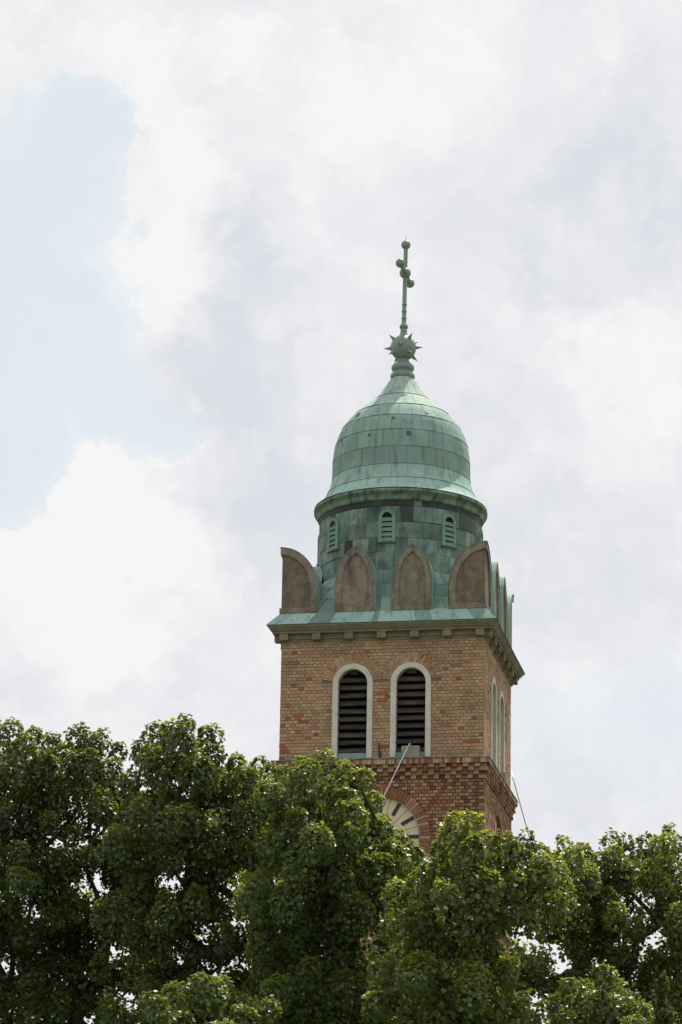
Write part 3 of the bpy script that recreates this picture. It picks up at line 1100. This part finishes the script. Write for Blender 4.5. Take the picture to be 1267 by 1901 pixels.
#TREES#
# ------------------------------------------------------------ trees
def leaf_mesh(name, pos, axis, nrm, size, tint, mat, parent):
    """pos: leaf bases, axis: unit base->tip, nrm: unit normals; all numpy"""
    n = len(pos)
    side = np.cross(nrm, axis); side /= np.linalg.norm(side, axis=1)[:, None] + 1e-9
    nr = np.cross(axis, side)
    shape = np.array([(0, 0.06, 0), (-.47, .22, .10), (-.40, .66, .12), (0, 1.0, -.07), (.40, .66, .12), (.47, .22, .10)])
    v = (pos[:, None, :] + (side[:, None, :] * shape[None, :, 0:1] + axis[:, None, :] * shape[None, :, 1:2] + nr[:, None, :] * shape[None, :, 2:3]) * size[:, None, None])
    v = v.reshape(-1, 3).astype(np.float32)
    idx = np.arange(n)[:, None] * 6
    loops = np.concatenate([idx + np.array([0, 3, 2, 1]), idx + np.array([0, 5, 4, 3])], axis=1).reshape(-1).astype(np.int32)
    me = bpy.data.meshes.new(name)
    me.vertices.add(len(v)); me.vertices.foreach_set('co', v.ravel())
    me.loops.add(len(loops)); me.loops.foreach_set('vertex_index', loops)
    me.polygons.add(2 * n)
    me.polygons.foreach_set('loop_start', (np.arange(2 * n) * 4).astype(np.int32))
    me.update(calc_edges=True)
    at = me.attributes.new('tint', 'FLOAT_COLOR', 'FACE')
    a = np.ones((2 * n, 4), dtype=np.float32); a[:, :3] = np.repeat(tint, 2, axis=0)
    at.data.foreach_set('color', a.ravel())
    me.materials.append(mat)
    o = bpy.data.objects.new(name, me)
    COL.objects.link(o); o.parent = parent
    return o


def unit(a): return a / (np.linalg.norm(a, axis=-1, keepdims=True) + 1e-9)


NLEAF = 0
SKY_X = [-300, 0, 40, 90, 140, 180, 225, 240, 260, 285, 340, 400, 412, 440, 480, 510, 530, 560, 600, 640, 680, 700, 715, 740, 770, 800, 822, 850, 875, 900, 940, 980, 1010, 1050, 1085, 1100, 1130, 1165, 1180, 1225, 1245, 1267, 1600]
SKY_Y = [1330, 1335, 1340, 1352, 1345, 1355, 1380, 1395, 1365, 1345, 1332, 1345, 1390, 1398, 1400, 1412, 1420, 1410, 1395, 1415, 1430, 1470, 1505, 1535, 1562, 1570, 1552, 1515, 1505, 1537, 1548, 1550, 1565, 1550, 1560, 1570, 1545, 1550, 1558, 1545, 1525, 1545, 1540]


def linden(label, lobes, dist, seed, trunk_px, leaf=.098, dens=1.0, tone=(1, 1, 1), clump=.34, group='linden trees in front of the tower', holes=(), tips=(), inner=.30, shoots=1.0, fill=260):
    """lobes: (px, py, rx_px, ry_px, depth offset m, depth radius m) give where the crown swells; all become world ellipsoids"""
    global NLEAF
    rg = np.random.default_rng(seed)
    ppm = F_PX / dist
    base = pxpt(trunk_px, 1901, dist); base[2] = GZ
    root = empty('linden_tree', tuple(base)); tag(root, label, 'tree', group)
    cl = []; cr_ = []; co = []
    up = np.array([0, 0, 1.0])
    for px, py, sc_ in tips:
        cl.append(pxpt(px, py, dist + rg.uniform(-.3, .6))); cr_.append(clump * sc_); co.append(unit(up + rg.normal(size=3) * .2))
    for (px, py, rx, ry, dd, rd) in lobes:
        c = pxpt(px, py, dist + dd); a = max(rx - 26, 10) / ppm; b = max(ry - 24, 10) / ppm; rd = rd * .8
        vol = a * b * rd
        ntry = int(dens * 90 * (a * b * rd) ** .8) + 14
        for _ in range(ntry):
            d = unit(rg.normal(size=3))
            if d[2] < -.2 and rg.random() < .35: d[2] = -d[2]
            shell = rg.random() > inner
            rr = rg.uniform(.80, 1.0) if shell else rg.uniform(.2, .8)
            p = c + (RT * d[0] * a + np.array([0, 1.0, 0]) * d[1] * rd + up * d[2] * b) * rr
            if cl and np.min(np.linalg.norm(np.array(cl) - p, axis=1)) < clump * 1.55: continue
            q = p - C; z = q @ FW; sx = 633.5 + F_PX * (q @ RT) / z; sy = 950.5 - F_PX * (q @ UP) / z
            if sy < np.interp(sx, SKY_X, SKY_Y) + 34: continue
            if any((sx - hx) ** 2 / (hr * .75 + 8) ** 2 + (sy - hy) ** 2 / (hq * .75 + 8) ** 2 < 1 for hx, hy, hr, hq in holes): continue
            if sx < -260 or sx > 1530 or sy > 2080: continue
            cl.append(p); cr_.append(clump * rg.uniform(.65, 1.25)); co.append(unit(d + up * .35))
    cl = np.array(cl); co = np.array(co); cr_ = np.array(cr_)
    # skeleton
    fork = base.copy(); cen = cl.mean(0); fork[0], fork[1] = cen[0] * .75 + base[0] * .25, cen[1] * .5 + base[1] * .5
    fork[2] = pxpt(trunk_px, 2130, dist)[2]
    nodes = [base, base * .5 + fork * .5 + np.array([.1, 0, 0]), fork]; par = [-1, 0, 1]
    order = np.argsort(np.linalg.norm(cl - fork, axis=1))
    tips = []
    for i in order:
        t = cl[i] - co[i] * cr_[i] * .5
        A = np.array(nodes[2:])
        dv = t - A; dist_ = np.linalg.norm(dv, axis=1)
        cost = dist_ + .6 * np.clip(-dv[:, 2], 0, None) + .35 * np.linalg.norm(A - fork, axis=1)
        j = int(np.argmin(cost)) + 2
        a = np.array(nodes[j]); L = np.linalg.norm(t - a)
        steps = max(1, int(L / .45)); prev = j
        for s in range(1, steps + 1):
            f = s / steps
            p = a + (t - a) * f + np.array([0, 0, .10 * L * math.sin(math.pi * f)]) + rg.normal(size=3) * .035 * (s < steps)
            nodes.append(p); par.append(prev); prev = len(nodes) - 1
        tips.append(prev)
    w = np.zeros(len(nodes))
    for t in tips: w[t] += 1
    for i in range(len(nodes) - 1, 0, -1): w[par[i]] += w[i] + .02
    rad = .0155 * np.sqrt(w + .25) + .002
    br = MB(); tr = MB()
    for i in range(1, len(nodes)):
        p = par[i]
        mb = tr if i <= 2 else br
        r0 = min(rad[p], rad[i] * 1.35) if i > 2 else rad[p]
        mb.tube([nodes[p] - base, nodes[i] - base], [r0, rad[i]], 10 if i <= 2 else 5, (.075, .062, .048), cap=False)
    tr.build('trunk', M['bark'], root); br.build('branches', M['bark'], root)
    # leaves: every clump is a dense tongue of foliage, shingled over its outside
    pos = []; ax = []; nm = []; sz = []; tn = []
    for c, r, o in zip(cl, cr_, co):
        nb = int(rg.integers(3, 7))
        ctone = rg.uniform(.72, 1.3)
        cb = unit(rg.normal(size=(nb, 3)) + o * .6 + up * .7) * (r * rg.uniform(.25, .62, (nb, 1)))
        cb[0] = 0
        rb_ = r * rg.uniform(.36, .56, nb); rb_[0] = r * .6
        for k2 in range(nb):
            m_ = int(shoots * 165 * (rb_[k2] / .20) ** 2 * rg.uniform(.85, 1.1))
            d = unit(rg.normal(size=(m_, 3)) + up * .35)
            d = d[d[:, 2] > -.72]; m_ = len(d)
            el = np.array([1, 1, rg.uniform(1.15, 1.65)])
            rr = rb_[k2] * (1.06 - .30 * rg.random((m_, 1)) ** 2)
            loc = cb[k2] + d * rr * el
            inside = np.zeros(m_, bool)
            for k3 in range(nb):
                if k3 != k2: inside |= np.linalg.norm((loc - cb[k3]) / el, axis=1) < rb_[k3] * .72
            d = d[~inside]; loc = loc[~inside]; m_ = len(d)
            if m_ == 0: continue
            p = c + loc
            dn = -up - d * (-d[:, 2:3])            # downwards along the surface
            a = unit(unit(dn + 1e-3) * rg.uniform(.5, 1.1, (m_, 1)) + d * rg.uniform(.1, .8, (m_, 1)) + rg.normal(size=(m_, 3)) * .38)
            n_ = unit(d * .9 + up * .35 + rg.normal(size=(m_, 3)) * .30)
            n_ = unit(n_ - a * np.sum(n_ * a, axis=1, keepdims=True))
            s = leaf * .88 * rg.uniform(.55, 1.15, m_)
            toplit = np.clip(d[:, 2:3] * .9 + .12, 0, 1) * rg.random((m_, 1))  # sunlit tops painted into the tint: upward-facing leaves turn paler and yellower
            col = np.array([.078, .110, .036]) * (1 - toplit) + np.array([.20, .235, .072]) * toplit
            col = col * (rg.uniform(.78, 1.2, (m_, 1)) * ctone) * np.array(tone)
            yel = rg.random(m_) < .012
            col[yel] = np.array([.18, .19, .045])
            q = p - C; z = q @ FW; sx = 633.5 + F_PX * (q @ RT) / z; sy = 950.5 - F_PX * (q @ UP) / z
            keep = np.ones(m_, bool)
            for hx, hy, hr, hq in holes:
                e_ = (((sx - hx) / hr) ** 2 + ((sy - hy) / hq) ** 2) / (.62 + .38 * np.sin(np.arctan2(sy - hy, sx - hx) * 3 + hx) + .3 * np.sin(sx * .21 + hy) * np.sin(sy * .19))
                keep &= ~((e_ < 1) & ((e_ > 0) & (rg.random(m_) < .72)))
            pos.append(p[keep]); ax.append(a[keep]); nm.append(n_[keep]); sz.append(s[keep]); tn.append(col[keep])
    for (px, py, rx, ry, dd, rd) in lobes:
        c = pxpt(px, py, dist + dd); a_, b_ = (rx - 20) / ppm, (ry - 20) / ppm; rd *= .8
        m_ = int(fill * a_ * b_ * rd * 4.2)
        d = unit(rg.normal(size=(m_, 3))) * (rg.random((m_, 1)) ** .45)
        p = c + RT * d[:, 0:1] * a_ + np.array([0, 1.0, 0]) * d[:, 1:2] * rd + up * d[:, 2:3] * b_
        a = unit(rg.normal(size=(m_, 3)) - up * .6); n_ = unit(rg.normal(size=(m_, 3)) + up * .6)
        n_ = unit(n_ - a * np.sum(n_ * a, axis=1, keepdims=True))
        q = p - C; z = q @ FW; sx = 633.5 + F_PX * (q @ RT) / z; sy = 950.5 - F_PX * (q @ UP) / z
        keep = sy < 2000
        for hx, hy, hr, hq in holes:
            keep &= ~((((sx - hx) / hr) ** 2 + ((sy - hy) / hq) ** 2 < 1.3) & (rg.random(m_) < .8))
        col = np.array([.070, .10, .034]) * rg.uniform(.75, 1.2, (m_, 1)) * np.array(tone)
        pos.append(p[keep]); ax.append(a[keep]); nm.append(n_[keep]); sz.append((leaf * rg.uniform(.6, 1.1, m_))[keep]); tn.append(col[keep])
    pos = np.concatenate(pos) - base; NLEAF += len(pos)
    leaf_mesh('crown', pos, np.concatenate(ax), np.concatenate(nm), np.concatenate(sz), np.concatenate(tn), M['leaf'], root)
    print('tree', label[:30], 'clumps', len(cl), 'leaves', len(pos))


HOLES = [(175, 1640, 34, 26), (325, 1635, 50, 20), (385, 1735, 36, 26), (432, 1655, 26, 30), (215, 1768, 30, 22), (235, 1858, 34, 20), (405, 1800, 44, 20),
         (450, 1715, 20, 30), (455, 1790, 24, 18), (8, 1800, 26, 26), (150, 1890, 30, 16), (300, 1882, 26, 14), (1000, 1757, 36, 20), (1045, 1792, 26, 18), (1000, 1862, 26, 20), (1080, 1880, 26, 26),
         (960, 1735, 30, 22), (1195, 1668, 26, 16), (1222, 1745, 22, 16), (1150, 1745, 16, 14), (1190, 1775, 14, 12), (520, 1640, 14, 14), (700, 1768, 40, 46), (530, 1735, 18, 18), (820, 1690, 26, 16), (60, 1700, 22, 18), (100, 1560, 14, 14)]

linden('tall linden tree filling the left edge of the photo, lower left sky showing through', [
    (30, 1480, 130, 125, 0, 2.2), (-100, 1560, 140, 170, .5, 2.4), (160, 1465, 80, 105, .3, 1.6), (215, 1500, 60, 90, -.3, 1.4), (238, 1580, 70, 130, .6, 1.6), (70, 1640, 170, 150, -.4, 2.6), (210, 1650, 110, 120, .4, 2.0),
    (20, 1840, 190, 170, 0, 2.8), (200, 1850, 130, 150, .3, 2.2), (100, 1420, 60, 70, .6, 1.2)], 67, 11, 60, tips=[(-20, 1362, .9), (22, 1366, .9), (62, 1376, .8), (95, 1382, .7), (142, 1374, .9), (185, 1384, .8), (220, 1404, .7)], holes=HOLES, tone=(1.0, 1.0, .95), leaf=.092)
linden('linden tree left of the tower whose rounded top rises higher than its neighbours', [
    (345, 1440, 85, 100, 0, 1.8), (280, 1455, 58, 100, .4, 1.4), (395, 1480, 60, 120, .2, 1.6), (465, 1490, 75, 90, .5, 1.5), (515, 1570, 70, 130, .8, 1.6), (330, 1580, 140, 120, -.2, 2.4), (450, 1600, 110, 120, 0, 2.2),
    (330, 1740, 170, 120, 0, 2.6), (470, 1760, 120, 130, .3, 2.2), (350, 1890, 190, 110, .2, 2.6), (500, 1900, 120, 100, .2, 2.0)], 65, 23, 432, tips=[(284, 1372, .85), (262, 1400, .7), (318, 1366, .8), (345, 1356, .75), (382, 1376, .7), (402, 1370, .65), (440, 1424, .7), (478, 1426, .7), (505, 1440, .7)], holes=HOLES, leaf=.094)
linden('broad linden tree directly in front of the lower left part of the tower', [
    (600, 1480, 95, 85, 0, 1.8), (540, 1510, 75, 85, .2, 1.6), (650, 1510, 60, 80, 0, 1.4), (682, 1530, 44, 70, .2, .8), (692, 1590, 70, 70, .2, 1.6), (745, 1605, 56, 50, .2, 1.2), (610, 1600, 130, 110, -.4, 2.4), (740, 1640, 70, 70, .2, 1.8),
    (560, 1720, 140, 130, 0, 2.6), (690, 1760, 130, 120, 0, 2.4), (610, 1880, 200, 110, -.2, 2.8)], 62, 37, 600, tips=[(532, 1446, .7), (562, 1434, .7), (600, 1420, .75), (640, 1442, .75), (674, 1456, .7), (692, 1498, .7), (712, 1540, .7), (740, 1568, .7), (772, 1592, .7)], holes=HOLES, tone=(1.0, 1.03, .95), leaf=.096)
linden('bright green linden tree covering the lower right corner of the tower', [
    (873, 1570, 50, 66, 0, 1.2), (905, 1615, 80, 75, -.2, 1.8), (822, 1655, 74, 66, 0, 1.6), (970, 1610, 75, 62, .3, 1.6), (1010, 1640, 70, 68, .2, 1.5), (880, 1700, 140, 95, -.3, 2.2),
    (780, 1730, 90, 90, .2, 1.8), (830, 1850, 160, 110, 0, 2.4), (960, 1700, 90, 70, 0, 1.6), (900, 1880, 130, 100, .5, 2.0)], 58, 41, 850, tips=[(872, 1530, .65), (845, 1552, .65), (820, 1584, .7), (902, 1574, .65), (938, 1580, .65), (975, 1578, .7), (1004, 1592, .65)], holes=HOLES, tone=(1.18, 1.14, .95), leaf=.100)
linden('small linden crown just right of the tower, above a bright sky gap', [
    (1065, 1625, 66, 75, 0, 1.5), (1040, 1690, 80, 60, .3, 1.6), (1105, 1660, 55, 90, .4, 1.4), (1000, 1810, 80, 70, .5, 1.4), (965, 1775, 60, 60, .8, 1.2), (1030, 1745, 70, 60, 1.0, 1.2), (1080, 1780, 90, 90, .8, 1.6), (1100, 1890, 110, 80, .5, 1.8)], 63, 53, 890, tips=[(1050, 1580, .75), (1082, 1588, .7), (1030, 1600, .6)], holes=HOLES, tone=(1.2, 1.14, .98), leaf=.092)
linden('linden tree at the right edge of the photo with a thin upright leader', [
    (1145, 1620, 62, 80, 0, 1.6), (1245, 1590, 34, 62, .2, .8), (1215, 1640, 85, 90, 0, 1.8), (1300, 1640, 80, 100, 0, 1.8), (1180, 1740, 110, 100, -.2, 2.2), (1300, 1800, 120, 150, 0, 2.4), (1190, 1880, 120, 100, .2, 2.0)], 64, 67, 1260, tips=[(1130, 1572, .7), (1162, 1576, .7), (1200, 1578, .7), (1243, 1550, .45), (1262, 1572, .6), (1235, 1580, .6)], holes=HOLES, tone=(1.12, 1.08, .95), leaf=.090)
linden('low dense linden crown along the bottom edge left of centre', [
    (395, 1850, 62, 66, 0, 1.3), (320, 1885, 70, 56, .5, 1.2), (475, 1885, 60, 60, .2, 1.2), (400, 1960, 140, 80, 0, 1.8)], 57, 71, 430, tone=(.95, .97, .9), leaf=.096, dens=1.1)
linden('low bushy linden crown along the bottom edge right of the sky gap', [
    (1120, 1850, 85, 62, 0, 1.5), (1180, 1885, 70, 55, .3, 1.2), (1060, 1905, 60, 50, .2, 1.2), (1130, 1960, 130, 80, 0, 1.8)], 56, 83, 1130, tone=(1.0, 1.0, .92), leaf=.092, dens=1.0)


def conifer():
    rg = np.random.default_rng(5)
    dist = 50.0
    topp = pxpt(1232, 1818, dist)
    base = topp.copy(); base[2] = GZ
    root = empty('conifer_tree', tuple(base)); tag(root, 'narrow dark conifer tip poking up in the bottom right corner', 'tree')
    H = topp[2] - GZ
    t = MB(); t.tube([(0, 0, 0), (0, 0, H * .5), (0, 0, H - .05)], [.16, .09, .006], 8, (.07, .055, .04), cap=False)
    t.build('trunk', M['bark'], root)
    pos = []; ax = []; nm = []; sz = []; tn = []
    for i in range(170):
        h = (i / 170) ** 1.0 * 5.2
        z = H - h
        ln = .06 + .17 * h * (1 - .045 * h)
        a = rg.uniform(0, 6.28)
        d = unit(np.array([math.cos(a), math.sin(a), .75]))
        m_ = int(26 + 50 * ln)
        f = rg.random((m_, 1))
        p = np.array([0, 0, z]) + d * ln * f + rg.normal(size=(m_, 3)) * (.02 + .03 * ln)
        A = unit(d + rg.normal(size=(m_, 3)) * .5 + np.array([0, 0, .5]))
        n_ = unit(rg.normal(size=(m_, 3))); n_ = unit(n_ - A * np.sum(n_ * A, axis=1, keepdims=True))
        pos.append(p); ax.append(A); nm.append(n_); sz.append(rg.uniform(.035, .07, m_))
        tn.append(np.array([.055, .075, .022]) * rg.uniform(.6, 1.3, (m_, 1)))
    leaf_mesh('crown', np.concatenate(pos), np.concatenate(ax), np.concatenate(nm), np.concatenate(sz), np.concatenate(tn), M['needle'], root)


conifer()
print('leaves', NLEAF)
